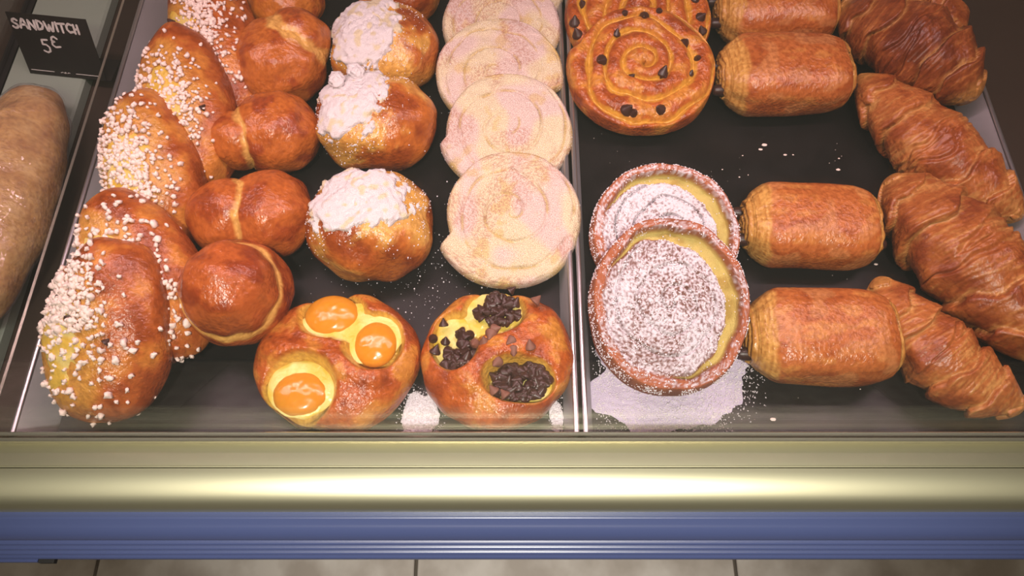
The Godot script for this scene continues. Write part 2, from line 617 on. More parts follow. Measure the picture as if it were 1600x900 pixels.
# bun with a smaller ball of dough on it: both balls seen from the middle of the larger one
func brioche(label: String, at: Vector3, r: Vector3, head: Vector3, hr: float, s: float, tone: float) -> void:
	var o := thing("brioche", label, "brioche", Vector3(at.x, Y0, at.z), "glossy brioches with a head")
	var mid := Vector3(0, at.y, 0)
	var ax := head.normalized()
	var side := ax.cross(Vector3(0.3, 0.2, 0.9)).normalized()
	var third := side.cross(ax)
	var brown := lc("b65c26").lerp(lc("cc8034"), tone)
	var deep := lc("943f18").lerp(lc("b4602a"), tone)
	var pale := lc("e0ac5c")
	var f := func(u: float, v: float) -> Vector3:
		var a := u * TAU
		var t := v * PI
		var d := side * (sin(t) * cos(a)) + ax * cos(t) + third * (sin(t) * sin(a))
		var r1 := 1.0 / sqrt(pow(d.x / r.x, 2.0) + pow(d.y / r.y, 2.0) + pow(d.z / r.z, 2.0))
		r1 *= 1.0 + 0.05 * nn(d.x * 1.7 + s, d.y * 1.7, d.z * 1.7)
		var dc := d.dot(head)
		var q := dc * dc - head.length_squared() + hr * hr
		var r2 := 0.0
		if q > 0.0 and dc > 0.0: r2 = dc + sqrt(q)
		r2 *= 1.0 + 0.04 * nn(d.x * 2.3 + s, d.y * 2.3 + 5.0, d.z * 2.3)
		var k := 0.0022
		var m := clampf(0.5 + 0.5 * (r1 - r2) / k, 0.0, 1.0)
		var rr := lerpf(r2, r1, m) + k * m * (1.0 - m)
		var p := d * rr
		var n := fbm(p + Vector3(s, 1, 0), 30.0)
		var gap := (r1 - r2 + 0.0025 * n * 2.0 - 0.0012) if r2 > 0.0 else 1.0
		var seam := (1.0 - ss(0.0020, 0.0048, absf(gap)))
		rr -= 0.0012 * (1.0 - ss(0.0, 0.002, absf(r1 - r2)))
		vc = brown.lerp(deep, ss(-0.05, 0.3, n)).lerp(pale, seam)
		p = d * rr + mid
		p.y = maxf(p.y, 0.0004)
		return p
	part("crust", grid(84, 96, f), M.crust, o)

func sugar_bun(label: String, at: Vector3, r: Vector3, s: float, icedir: Vector3, edge: float, stretch: Vector2, lumps := []) -> void:
	var o := thing("sugar_bun", label, "bun", Vector3(at.x, Y0, at.z), "buns topped with white sugar")
	var mid := Vector3(0, at.y, 0)
	var ax := icedir.normalized()
	var side := ax.cross(Vector3(0, 0, 1)).normalized()
	var third := side.cross(ax)
	var shape := func(d: Vector3, add: float) -> Vector3:
		var rr := 1.0 / pow(pow(absf(d.x) / r.x, 2.4) + pow(absf(d.y) / r.y, 2.4) + pow(absf(d.z) / r.z, 2.4), 1.0 / 2.4)
		rr *= 1.0 + 0.07 * nn(d.x * 1.3 + s, d.y * 1.3, d.z * 1.3) + 0.007 * nn(d.x * 5.0 + s, d.y * 5.0, d.z * 5.0)
		var p := d * (rr + add) + mid
		p.y = maxf(p.y, 0.0004)
		return p
	var ice := func(d: Vector3) -> float:
		var q := Vector2(d.dot(side) / stretch.x, d.dot(third) / stretch.y).length()
		if d.dot(ax) < 0.0: q = 2.0
		return q + 0.16 * nn(d.x * 3.0 + s, d.y * 3.0, d.z * 3.0) + 0.07 * nn(d.x * 11.0 + s, d.y * 11.0, d.z * 11.0)
	var turn := func(u: float, v: float) -> Vector3:
		var a := u * TAU
		var t := v * PI
		return side * (sin(t) * cos(a)) + ax * cos(t) + third * (sin(t) * sin(a))
	var f := func(u: float, v: float) -> Vector3:
		var d: Vector3 = turn.call(u, v)
		var p: Vector3 = shape.call(d, 0.0)
		var k := fbm(p + Vector3(s, 0, 2), 15.0)
		var e: float = ice.call(d) - edge
		vc = lc("bd6a2a").lerp(lc("96481c"), ss(0.0, 0.3, k)).lerp(lc("cf8c40"), ss(0.1, 0.4, -k))
		vc = vc.lerp(lc("d9a450"), 1.0 - ss(0.02, 0.26, e + 0.6 * k))      # the dough split open under the sugar
		return p
	part("crust", grid(84, 84, f), M.crust, o)
	var g := func(u: float, v: float) -> Vector3:
		var d: Vector3 = turn.call(u, v * 0.62)
		var e: float = ice.call(d) - edge
		vk = e < 0.03
		var lump := 0.0011 * nn(d.x * 7.0 + s, d.y * 7.0, d.z * 7.0) + 0.0006 * nn(d.x * 24.0, d.y * 24.0 + s, d.z * 24.0)
		vc = lc("dcd2d2").lerp(lc("d8c8a8"), ss(0.28, 0.5, nn(d.x * 4.0, d.y * 4.0 + s, d.z * 4.0)))
		return shape.call(d, lerpf(-0.0015, 0.0026 + lump, 1.0 - ss(-0.12, 0.03, e)))
	var cap := part("sugar_icing", grid(96, 72, g), M.icing, o, Vector3.ZERO, "thick white sugar icing")
	for q in lumps:
		var lump := part("sugar_lump", grid(24, 16, func(u: float, v: float) -> Vector3:
			var d := Vector3(sin(v * PI) * cos(u * TAU), cos(v * PI), sin(v * PI) * sin(u * TAU))
			vc = lc("dcd2d2")
			return d * Vector3(0.0085, 0.0060, 0.0065) * (1.0 + 0.25 * nn(d.x * 2.0 + q.x * 9.0, d.y * 2.0, d.z * 2.0) + 0.05 * nn(d.x * 9.0, d.y * 9.0, d.z * 9.0))), M.icing, cap, shape.call(q.normalized(), 0.0055))
		lump.rotation.y = q.x * 2.0
	scatter("sugar_grains", nugget(3), M.grain, o, f, 300, func(p: Vector3) -> float:
		var d := (p - mid).normalized()
		var e: float = ice.call(d) - edge
		return (1.0 if e < 0.12 else 0.35 if e < 0.22 else 0.01) if e > -0.03 and p.y > 0.01 else 0.0, 0.0006, 0.0015, 0.2)

# outline radius of a rolled-up spiral with a loose end at angle tail
func coil(a: float, tail: float, step: float) -> float:
	var k := fposmod(tail - a, TAU) / TAU
	return 1.0 + step * (0.5 - k) - step * 1.0 * (1.0 - ss(0.0, 0.025, k))

func sugared_spiral(label: String, front: Vector3, back: Vector3, w: float, h: float, s: float, tail: float, pitch: float, bare: float, step := 0.12) -> void:
	var o := thing("sugared_spiral", label, "spiral bun", Vector3.ZERO, "flat sugared spirals in a row")
	lean(o, front, back, h)
	var l := front.distance_to(back) * 0.5
	var f := func(u: float, v: float) -> Vector3:
		var a := u * TAU
		var R := coil(a, tail, step) * (1.0 + 0.02 * nn(cos(a) * 1.5 + s, sin(a) * 1.5, 0))
		var t: float
		var y: float
		if v < 0.62:
			t = v / 0.62 * 0.90
			y = h * (0.86 + 0.14 * cos(t * 1.5))
		else:
			var e := (v - 0.62) / 0.38 * PI
			t = 0.90 + 0.10 * pow(maxf(sin(e), 0.0), 0.7) if e < PI * 0.5 else pow(maxf(sin(e), 0.0), 0.5)
			y = h * (0.47 + 0.395 * cos(e)) + 0.0 if e > 0.0 else h * 0.865
		var x := cos(a) * R * t * w
		var z := sin(a) * R * t * l
		var rho := t * R
		var seam := 0.0
		if v < 0.66:
			var ph := rho / pitch + fposmod(a - tail, TAU) / TAU + 0.10 * nn(x * 30.0 + s, z * 30.0, 2.0)
			var fr := absf(fposmod(ph, 1.0) - 0.5) * 2.0          # 1 on the seam
			var near := ss(0.84, 1.0, fr)
			seam = near * ss(-0.15, 0.25, nn(x * 45.0, z * 45.0, s + 9.0))
			y -= 0.0042 * near * ss(0.03, 0.2, rho) * (0.55 + 0.45 * nn(x * 60.0, z * 60.0, s))
			y += 0.0012 * nn(x * 55.0 + s, z * 55.0, 0.0) + 0.0007 * nn(x * 160.0, z * 160.0, s)
		var k := fbm(Vector3(x + s, 0, z), 30.0)
		var show := 0.6 * ss(0.22, 0.42, k + bare) + (ss(0.91, 1.02, t) * ss(-0.25, 0.25, k + bare * 2.0) if y > h * 0.35 else 1.0)
		vc = lc("e6d8b4").lerp(lc("e2cdc2"), ss(-0.2, 0.3, nn(x * 24.0, z * 24.0, s + 4.0))).lerp(lc("d8b860"), clampf(show, 0.0, 1.0) * 0.8).lerp(lc("c9ae62"), seam * 0.8)
		var thin := ss(0.05, 0.35, nn(x * 20.0 + 3.0, z * 20.0, s + 7.0)) * ss(0.0, 0.25, nn(x * 520.0, z * 520.0, s))   # thinner sugar: brown crust shows between the grains
		vc = vc.lerp(lc("b98068"), thin * 0.55)
		return Vector3(x, maxf(y, 0.0), z)
	part("crumb", grid(168, 84, f), M.sugared, o)
	scatter("sugar_grains", nugget(4), M.grain, o, f, 900, func(p: Vector3) -> float: return 1.0 if p.y > h * 0.5 else 0.15, 0.0004, 0.0010, 0.15)

func holes_depth(x: float, z: float, holes: Array) -> float:
	var m := 0.0
	for q in holes:
		var d := Vector2((x - q[0]) / q[2], (z - q[1]) / q[3]).rotated(0.0).length()
		m = maxf(m, 1.0 - ss(0.80, 1.22, d))
	return m

func filled_bun_point(u: float, v: float, w: float, h: float, l: float, s: float) -> Vector3:
	var a := u * TAU
	var t := v * PI
	var r := pow(maxf(sin(t), 0.0), 0.72)
	var R := 1.0 + 0.05 * nn(cos(a) * 1.2 + s, sin(a) * 1.2, 0.0)
	var c := cos(t)
	var y := h * 0.42 + (h * 0.58 * pow(maxf(c, 0.0), 0.8) if c > 0.0 else -h * 0.42 * pow(-c, 0.5))
	return Vector3(cos(a) * r * w * R, y, sin(a) * r * l * R)

func filled_bun(called: String, label: String, at: Vector3, w: float, h: float, l: float, s: float, holes: Array, ridges: Array) -> Node3D:
	var o := thing(called, label, "bun", Vector3(at.x, Y0, at.z))
	var f := func(u: float, v: float) -> Vector3:
		var p := filled_bun_point(u, v, w, h, l, s)
		var m := holes_depth(p.x, p.z, holes) if p.y > h * 0.4 else 0.0
		var k := fbm(p + Vector3(s, 0, 0), 30.0)
		var raise := 0.0
		for q in ridges:      # straps of dough: from, to, width, height
			var ab := Vector2(q[2] - q[0], q[3] - q[1])
			var t := clampf((Vector2(p.x - q[0], p.z - q[1])).dot(ab) / ab.length_squared(), 0.0, 1.0)
			var d: float = (Vector2(p.x, p.z) - Vector2(q[0], q[1]) - ab * t).length() / q[4]
			raise = maxf(raise, q[5] * (1.0 - ss(0.3, 1.0, d)))
		vc = lc("bb5f26").lerp(lc("9a4619"), ss(0.0, 0.35, k)).lerp(lc("d08a3a"), ss(0.12, 0.4, -k))
		vc = vc.lerp(lc("e3b04a"), ss(0.02, 0.30, m + 0.25 * k) * (1.0 if m > 0.0 else 0.0))
		if p.y > h * 0.4: p.y += raise * (1.0 - m) - 0.017 * m
		p += Vector3(p.x, 0, p.z) * 0.02 * nn(p.x * 40.0, p.z * 40.0, s)
		return p
	part("crust", grid(132, 96, f), M.glazed, o)
	return o

func custard_pool(o: Node3D, x: float, z: float, y: float, rx: float, rz: float, s: float) -> void:
	part("custard_filling", grid(48, 16, func(u: float, v: float) -> Vector3:
		var a := u * TAU
		var t := sin(v * PI * 0.5)
		var q := Vector3(cos(a) * t * rx, 0, sin(a) * t * rz) * (1.0 + 0.08 * nn(cos(a) * 1.5 + s, sin(a) * 1.5, 0))
		vc = lc("d8bc48").lerp(lc("e2d07c"), ss(-0.3, 0.3, nn(q.x * 50.0, q.z * 50.0, s)))
		return Vector3(q.x, 0.004 * cos(v * PI * 0.5) + 0.0008 * nn(q.x * 120.0, q.z * 120.0, s), q.z)), M.custard, o, Vector3(x, y, z))

func left_tray_goods() -> void:
	M.chip_mesh = grid(10, 7, func(u: float, v: float) -> Vector3:
		var a := u * TAU
		var y: float = [0.0037, 0.0031, 0.0016, 0.0, -0.0009, -0.0014, -0.0016, -0.0016][int(v * 7.0 + 0.01)]
		var r: float = [0.0, 0.0006, 0.0014, 0.0026, 0.0030, 0.0028, 0.0016, 0.0][int(v * 7.0 + 0.01)]
		return Vector3(cos(a) * r, y, sin(a) * r))
	# pearl sugar loaves, from the glass to the back
	sugar_loaf("brioche loaf with the thickest heap of pearl sugar, nearest the glass", Vector3(-0.2945, 0.026, -0.0020), Vector3(-0.2860, 0.080, -0.1250), 0.0445, 0.052, 1.0,
		[[-0.018, -0.018, 0.019, 1.0, 1.25], [-0.004, 0.018, 0.024, 0.10, 1.0], [-0.012, 0.045, 0.025, 0.06, 0.8]], [[-0.020, 0.010, 0.026, 0.042]], 520, [[0.30, 0.53], [0.36, 0.60], [0.35, 0.55], [0.20, 0.46]])
	sugar_loaf("brown brioche loaf half hidden behind the loaf nearest the glass", Vector3(-0.2440, 0.024, -0.0500), Vector3(-0.3090, 0.072, -0.1690), 0.0420, 0.048, 2.0,
		[[0.006, 0.010, 0.016, 0.5, 2.6], [-0.022, -0.024, 0.016, 0.5, 1.2]], [[-0.02, -0.02, 0.022, 0.03]], 300, [[0.2, 0.5]])
	sugar_loaf("brioche loaf with a wide yellow custard slit under pearl sugar, middle of its column", Vector3(-0.2750, 0.024, -0.1380), Vector3(-0.3030, 0.075, -0.2660), 0.0390, 0.05, 3.0,
		[[-0.006, 0.0, 0.015, 1.0, 2.6], [-0.026, -0.008, 0.014, 0.4, 2.2], [0.016, 0.016, 0.010, 0.25, 2.5]], [[-0.012, 0.002, 0.026, 0.050]], 520, [])
	sugar_loaf("brioche loaf with a dark speck at its tip, fourth from the glass", Vector3(-0.2590, 0.024, -0.2010), Vector3(-0.2890, 0.075, -0.3360), 0.0385, 0.05, 4.0,
		[[0.0, 0.004, 0.014, 1.0, 2.4], [-0.026, -0.006, 0.013, 0.45, 2.2]], [[-0.012, 0.004, 0.024, 0.040]], 440, [[0.25, 0.93], [0.25, 0.955], [0.235, 0.94], [0.17, 0.45]])
	sugar_loaf("farthest brioche loaf, its pearl sugar running down one side", Vector3(-0.2450, 0.024, -0.2760), Vector3(-0.2860, 0.072, -0.4180), 0.0395, 0.05, 5.0,
		[[0.0, 0.0, 0.015, 1.0, 2.6]], [[-0.020, 0.000, 0.018, 0.030]], 460, [])
	# brioches with a head
	brioche("round brioche nearest the glass, its head facing up in a pale ring", Vector3(-0.2085, 0.036, -0.1010), Vector3(0.0425, 0.036, 0.042), Vector3(0.0035, 0.0225, 0.0085), 0.0345, 1.0, 0.05)
	brioche("two-lobed brioche with a pale seam across its middle, second from the glass", Vector3(-0.1960, 0.031, -0.1740), Vector3(0.0355, 0.033, 0.037), Vector3(-0.0310, 0.002, 0.004), 0.0315, 2.0, 0.15)
	brioche("brioche with a small head at its left end, third from the glass", Vector3(-0.2020, 0.031, -0.2560), Vector3(0.0385, 0.034, 0.036), Vector3(-0.0280, 0.004, 0.011), 0.0250, 3.0, 0.25)
	brioche("plump brioche without a clear head, fourth from the glass", Vector3(-0.2080, 0.034, -0.3330), Vector3(0.0420, 0.037, 0.042), Vector3(0.0160, 0.008, -0.016), 0.0300, 4.0, 0.35)
	brioche("palest brioche, cut off by the top of the picture", Vector3(-0.2160, 0.030, -0.4150), Vector3(0.0370, 0.034, 0.036), Vector3(-0.0060, 0.018, -0.012), 0.0280, 5.0, 0.8)
	# buns with white sugar
	sugar_bun("bun with a smooth white sugar cap beside the front sugared spiral", Vector3(-0.1140, 0.029, -0.1650), Vector3(0.0490, 0.037, 0.0440), 1.0, Vector3(-0.10, 0.9, -0.10), 0.88, Vector2(1.0, 0.80))
	sugar_bun("bun with two loose lumps of sugar on its white cap", Vector3(-0.1165, 0.030, -0.2680), Vector3(0.0500, 0.034, 0.0420), 2.3, Vector3(-0.42, 0.85, -0.05), 0.84, Vector2(0.86, 1.0), [Vector3(-0.33, 0.75, -0.62), Vector3(-0.62, 0.72, -0.35)])
	sugar_bun("bun with a cracked white sugar cap, third from the front", Vector3(-0.1160, 0.030, -0.3540), Vector3(0.0480, 0.034, 0.0430), 3.1, Vector3(-0.36, 0.88, 0.05), 0.86, Vector2(0.95, 1.0))
	sugar_bun("bun of the white sugar row cut off by the top of the picture", Vector3(-0.1080, 0.029, -0.4340), Vector3(0.0400, 0.031, 0.0380), 4.4, Vector3(-0.2, 0.9, -0.35), 0.55, Vector2(0.9, 0.9))
	# sugared spirals, each leaning on the one behind
	sugared_spiral("whole flat sugared spiral at the front of its row, with a loose tail", Vector3(-0.0010, 0.0125, -0.1190), Vector3(-0.0010, 0.040, -0.2310), 0.0570, 0.023, 1.0, 2.85, 0.36, 0.0, 0.20)
	sugared_spiral("flat sugared spiral second from the front of its row", Vector3(-0.0044, 0.0125, -0.2080), Vector3(-0.0044, 0.040, -0.3140), 0.0560, 0.023, 2.0, 3.05, 0.36, -0.04)
	sugared_spiral("flat sugared spiral third from the front of its row", Vector3(-0.0131, 0.0125, -0.2720), Vector3(-0.0131, 0.040, -0.3760), 0.0560, 0.023, 3.0, 0.35, 0.33, 0.0)
	sugared_spiral("flat sugared spiral fourth from the front of its row", Vector3(-0.0084, 0.0125, -0.3330), Vector3(-0.0084, 0.040, -0.4330), 0.0560, 0.023, 4.0, 5.3, 0.35, -0.06)
	sugared_spiral("flat sugared spiral at the back of its row, topmost in the picture", Vector3(-0.0020, 0.0125, -0.3880), Vector3(-0.0020, 0.040, -0.4880), 0.0560, 0.023, 5.0, 5.0, 0.35, -0.06)
	# apricot bun
	var ah := [[-0.005, -0.032, 0.0235, 0.0195], [0.0285, -0.009, 0.0195, 0.0215], [0.011, -0.022, 0.020, 0.013], [-0.022, 0.027, 0.0245, 0.0225]]
	var ab := filled_bun("apricot_bun", "glazed bun with three apricot halves on yellow custard, nearest the glass", Vector3(-0.1300, 0, -0.0520), 0.0620, 0.043, 0.0530, 1.0, ah, [[-0.05, -0.004, 0.03, 0.018, 0.013, 0.004]])
	custard_pool(ab, 0.010, -0.019, 0.0275, 0.042, 0.026, 1.0)
	custard_pool(ab, -0.021, 0.0215, 0.0295, 0.0260, 0.0265, 2.0)
	for q in [[-0.006, -0.033, 0.0205, 0.0170, 0.0278], [0.0285, -0.010, 0.0160, 0.0180, 0.0278], [-0.022, 0.0295, 0.0200, 0.0170, 0.0290]]:
		part("apricot_half", grid(48, 20, func(u: float, v: float) -> Vector3:
			var a := u * TAU
			var t := v * PI * 0.62
			var r := pow(maxf(sin(t), 0.0), 0.85)
			return Vector3(cos(a) * r * q[2], 0.0085 * cos(t) + 0.0003 * nn(cos(a) * r * 3.0, sin(a) * r * 3.0, q[0] * 90.0), sin(a) * r * q[3])), M.apricot, ab, Vector3(q[0], q[4], q[1]))
	# chocolate chip bun
	var hh := [[-0.002, -0.032, 0.0215, 0.0190], [-0.031, -0.008, 0.0165, 0.0215], [-0.016, -0.022, 0.014, 0.012], [0.0160, 0.0230, 0.0235, 0.0150]]
	var cb := filled_bun("chocolate_chip_bun", "glazed bun with chocolate chips in yellow custard, beside the tray divider", Vector3(-0.0110, 0, -0.0540), 0.0565, 0.043, 0.0530, 2.0, hh, [[-0.02, 0.022, 0.045, -0.030, 0.016, 0.004]])
	custard_pool(cb, -0.003, -0.031, 0.0255, 0.024, 0.021, 3.0)
	custard_pool(cb, -0.030, -0.009, 0.0245, 0.018, 0.024, 4.0)
	custard_pool(cb, 0.0160, 0.0225, 0.0250, 0.026, 0.016, 5.0)
	for q in [[0.0, -0.033, 0.0165, 0.0135, 44], [-0.027, -0.002, 0.0125, 0.0150, 34], [-0.034, 0.012, 0.007, 0.006, 6], [0.0160, 0.0230, 0.0220, 0.0130, 80]]:
		for k in q[4]:
			var a := rng.randf() * TAU
			var r := sqrt(rng.randf())
			var x: float = q[0] + cos(a) * r * q[2]
			var z: float = q[1] + sin(a) * r * q[3]
			chip(cb, Vector3(x, 0.0320 + 0.0045 * (1.0 - r) * rng.randf() + rng.randf() * 0.001, z), M.chip)
	for q in [[0.0105, -0.0495, 0.035], [-0.0475, -0.010, 0.0335], [-0.045, 0.0, 0.035], [-0.040, -0.022, 0.034]]:
		chip(cb, Vector3(q[0], q[2], q[1]), M.chip)
	for q in [[0.029, -0.039, 0.0388], [-0.0045, -0.0095, 0.0425], [-0.001, -0.014, 0.0430], [0.010, -0.003, 0.0455], [0.024, 0.0, 0.0445], [0.012, 0.004, 0.0440], [-0.009, -0.004, 0.0425], [0.0, 0.012, 0.0420], [-0.002, 0.032, 0.0395], [0.006, 0.035, 0.0392], [-0.020, 0.014, 0.0420], [-0.0165, -0.0035, 0.0400]]:
		chip(cb, Vector3(q[0], q[2], q[1]), M.dusty_chip)

func chip(o: Node3D, at: Vector3, m: Material) -> void:
	var c := part("chocolate_chip", M.chip_mesh, m, o, at)
	c.rotation = Vector3(rng.randf_range(-1.3, 1.3), rng.randf() * TAU, rng.randf_range(-1.0, 1.0))
	c.scale = Vector3.ONE * rng.randf_range(1.15, 1.6)

# ------------------------------------------------------------------ right tray

func chip_swirl(label: String, front: Vector3, back: Vector3, w: float, h: float, s: float, tail: float, chips: Array) -> void:
	var o := thing("chip_swirl", label, "swirl bun", Vector3.ZERO, "glazed swirls with chocolate chips")
	lean(o, front, back, h)
	var l := front.distance_to(back) * 0.5
	var f := func(u: float, v: float) -> Vector3:
		var a := u * TAU
		var R := coil(a, tail, 0.10) * (1.0 + 0.025 * nn(cos(a) * 1.5 + s, sin(a) * 1.5, 0))
		var t: float
		var y: float
		if v < 0.72:
			t = v / 0.72 * 0.93
			y = h * (0.72 + 0.16 * cos(t * 1.55))
		else:
			var e := (v - 0.72) / 0.28 * PI
			t = 0.93 + 0.07 * pow(maxf(sin(e), 0.0), 0.7) if e < PI * 0.5 else pow(maxf(sin(e), 0.0), 0.5)
			y = h * (0.40 + 0.325 * cos(e))
		var x := cos(a) * R * t * w
		var z := sin(a) * R * t * l
		var rho := t * R
		var k := fbm(Vector3(x + s, y, z), 34.0)
		var seam := 0.0
		if v < 0.78:
			var ph := rho / 0.27 + fposmod(a - tail, TAU) / TAU + 0.34 * nn(x * 22.0 + s, z * 22.0, 2.0)
			var fr := absf(fposmod(ph + 0.08, 1.0) - 0.5) * 2.0
			var lift := 1.0 - ss(0.93, 1.02, t)
			y += (0.0075 * sqrt(maxf(0.0, 1.0 - fr * fr)) - 0.0045) * lift + 0.0012 * nn(x * 70.0, z * 70.0, s) * lift
			seam = ss(0.62, 0.9, fr + 0.3 * k) * lift
		vc = lc("bd6429").lerp(lc("9c4a1c"), ss(0.0, 0.35, k)).lerp(lc("cf8a3a"), ss(0.05, 0.35, -k)).lerp(lc("dda53e"), seam)
		return Vector3(x, maxf(y, 0.0), z)
	part("crust", grid(180, 100, f), M.glazed, o)
	for q in chips:
		var p: Vector3 = f.call(q[0], q[1])
		var c := part("chocolate_chip", M.chip_mesh, M.chip, o, p)
		c.scale = Vector3.ONE * q[2] * 1.45
		c.rotation = Vector3(rng.randf_range(-0.6, 0.6), rng.randf() * TAU, rng.randf_range(-0.6, 0.6))

# swirl with a raised outer coil, a gap that shows custard, and a broad domed middle
func powdered_swirl(label: String, front: Vector3, back: Vector3, w: float, h: float, s: float, gap_dir: float, thick: float, fold := 0.0) -> void:
	var o := thing("powdered_swirl", label, "swirl bun", Vector3.ZERO, "powdered custard swirls")
	lean(o, front, back, h)
	var l := front.distance_to(back) * 0.5
	var f := func(u: float, v: float) -> Vector3:
		var a := u * TAU
		var R := 1.0 + 0.025 * nn(cos(a) * 1.5 + s, sin(a) * 1.5, 0)
		var open := 0.5 + 0.5 * cos(a - gap_dir)           # the gap is widest at gap_dir
		var t: float
		var y: float
		if v < 0.74:
			t = v / 0.74 * 0.94
			y = h * 0.80
		else:
			var e := (v - 0.74) / 0.26 * PI
			t = 0.94 + 0.06 * pow(maxf(sin(e), 0.0), 0.7) if e < PI * 0.5 else 0.9 * pow(maxf(sin(e), 0.0), 0.4) + 0.1 * sin(e)
			y = h * (0.42 + 0.38 * cos(e))
		var x := cos(a) * R * t * w
		var z := sin(a) * R * t * l
		var k := fbm(Vector3(x + s, 0, z), 34.0)
		var wob := 0.035 * nn(cos(a) * 2.0 + s, sin(a) * 2.0, 3.0)
		var inner := 0.87 - 0.20 * open + wob                # rim of the middle
		var outer := 0.82 + 0.035 * open + wob                # inside of the outer coil
		var gap := 0.0
		if v < 0.80:
			var mid := 1.0 - ss(inner - 0.03, inner + 0.02, t)
			var ring := ss(outer - 0.02, outer + 0.03, t) * (1.0 - ss(0.95, 1.02, t))
			gap = (1.0 - mid) * (1.0 - ss(outer - 0.02, outer + 0.03, t))
			y += mid * (0.0050 * (1.0 - pow(t / inner, 2.0)) + 0.0005) + ring * 0.0035 - gap * 0.0075
			var ph := t * R / 0.27 - fposmod(a, TAU) / TAU + 0.2 * nn(x * 30.0 + s, z * 30.0, 1.0)
			y -= mid * 0.0032 * ss(0.80, 1.0, absf(fposmod(ph, 1.0) - 0.5) * 2.0)
			y += 0.0010 * nn(x * 90.0, z * 90.0, s)
			y += gap * 0.0030 * fbm(Vector3(x + s, 0, z), 70.0)
			y -= mid * fold * ss(0.86, 1.0, absf(fposmod(ph, 1.0) - 0.5) * 2.0)
		var speck := nn(x * 420.0, z * 420.0, s)
		vc = lc("a85f3c").lerp(lc("8f4e30"), ss(-0.1, 0.3, k)).lerp(lc("c9b468").lerp(lc("b0944a"), ss(0.0, 0.5, k)), ss(0.4, 0.9, gap))
		if v < 0.74 and gap < 0.5:
			var middle := 1.0 - ss(inner - 0.04, inner, t)
			vc = vc.lerp(lc("6a4a42"), middle * 0.85)
			vc = vc.lerp(lc("e0d8de"), clampf(thick + 0.50 * middle + 0.95 * speck + 0.5 * k, 0.0, 1.0))
		return Vector3(x, maxf(y, 0.0), z)
	part("crust", grid(200, 110, f), M.icing, o)
	scatter("powdered_sugar", nugget(5), M.grain, o, f, 4200, func(p: Vector3) -> float:
		if p.y < h * 0.55: return 0.06
		var q := Vector2(p.x / w, p.z / l)
		var t := q.length()
		var open := 0.5 + 0.5 * cos(q.angle() - gap_dir)
		var k := 0.55 + 0.9 * nn(p.x * 120.0 + s, p.z * 120.0, 0.0)
		if t > 0.86 - 0.20 * open and t < 0.84 + 0.035 * open: return 0.04
		return clampf(k * (1.0 if t < 0.76 else 0.75), 0.0, 1.0), 0.0007, 0.0017, 0.15)

func chocolate_pastry(label: String, at: Vector3, turn: float, hw: float, hh: float, hd: float, s: float, tone: float) -> void:
	var o := thing("chocolate_pastry", label, "pain au chocolat", Vector3(at.x, Y0 + at.y, at.z), "rolled chocolate pastries")
	o.rotation.y = turn
	var f := func(u: float, v: float) -> Vector3:
		var a := u * TAU
		var e := 0.0           # 0 on the body, up to 1 in the middle of an end
		var x: float
		if v < 0.2:
			e = 1.0 - v / 0.2
			x = -1.0
		elif v > 0.8:
			e = (v - 0.8) / 0.2
			x = 1.0
		else:
			x = (v - 0.5) / 0.3
		var q := pow(pow(absf(cos(a)), 2.6) + pow(absf(sin(a)), 2.6), -1.0 / 2.6)
		var r := q * (1.0 - 0.16 * pow(absf(x), 5.0)) * (1.0 + 0.035 * nn(x * 1.1 + s, cos(a), sin(a)))
		r *= 1.0 - (0.30 if x < 0.0 else 0.10) * ss(0.55, 1.0, absf(x) + 0.06 * nn(cos(a) * 1.5, sin(a) * 1.5, s))
		var rim := 1.0 - ss(0.82, 1.0, absf(x)) * 0.08
		var px := x * hw * rim
		var lay := 0.0
		if e > 0.0:
			r *= 1.0 - e
			lay = sin((r * 5.2 + a / TAU + 0.3 * nn(cos(a) * 2.0, sin(a) * 2.0, s)) * TAU)
			px += signf(x) * (0.0014 * lay + hw * 0.06 * sqrt(e) )
		var p := Vector3(px, sin(a) * r * hh, cos(a) * r * hd)
		var k := nn(p.x * 22.0 + s, p.y * 60.0, p.z * 60.0) * 0.7 + nn(p.x * 55.0 + s, p.y * 150.0, p.z * 150.0) * 0.35
		vc = lc("b96a32").lerp(lc("a05224"), ss(0.0, 0.6, k)).lerp(lc("cc8a46"), ss(0.15 + 0.2 * (1.0 - tone), 0.5, -k) * 0.7)
		vc = vc.lerp(lc("cf9058"), ss(0.12, 0.30, nn(p.x * 34.0 + s, p.y * 60.0, p.z * 48.0)) * 0.5)
		if e > 0.0: vc = lc("d8a658").lerp(lc("b98038"), ss(0.1, 0.9, lay))
		else:
			var edge := ss(0.64 if x < 0.0 else 0.90, 0.70 if x < 0.0 else 0.95, absf(x) + 0.05 * k + 0.03 * sin(a * 3.0 + s))
			vc = vc.lerp(lc("d9a557").lerp(lc("bf853f"), ss(0.2, 0.8, sin(absf(x) * 95.0 + k * 3.0))), edge)
			p.y += 0.0009 * edge * sin(absf(x) * 95.0) * sin(a)
			var fold := absf(a - 2.2 + 0.1 * nn(x * 2.0, s, 0.0))
			p -= Vector3(0, sin(a) * hh, cos(a) * hd) * 0.035 * (1.0 - ss(0.0, 0.09, fold)) 
		p.y = maxf(p.y + hh * 0.88, 0.0)
		return p
	part("crust", grid(108, 120, f), M.crust, o)
	var stick := grid(14, 8, func(u: float, v: float) -> Vector3:
		var a := u * TAU
		var t := v * PI
		var r := 0.0052 * pow(maxf(sin(t), 0.0), 0.4)
		return Vector3(cos(t) * 0.009, cos(a) * r, sin(a) * r))
	for e in [-1.0, 1.0]:
		for z in [-0.35, 0.38]:
			part("chocolate_stick", stick, M.chocolate, o, Vector3(e * hw * 0.955, hh * 0.78, z * hd))

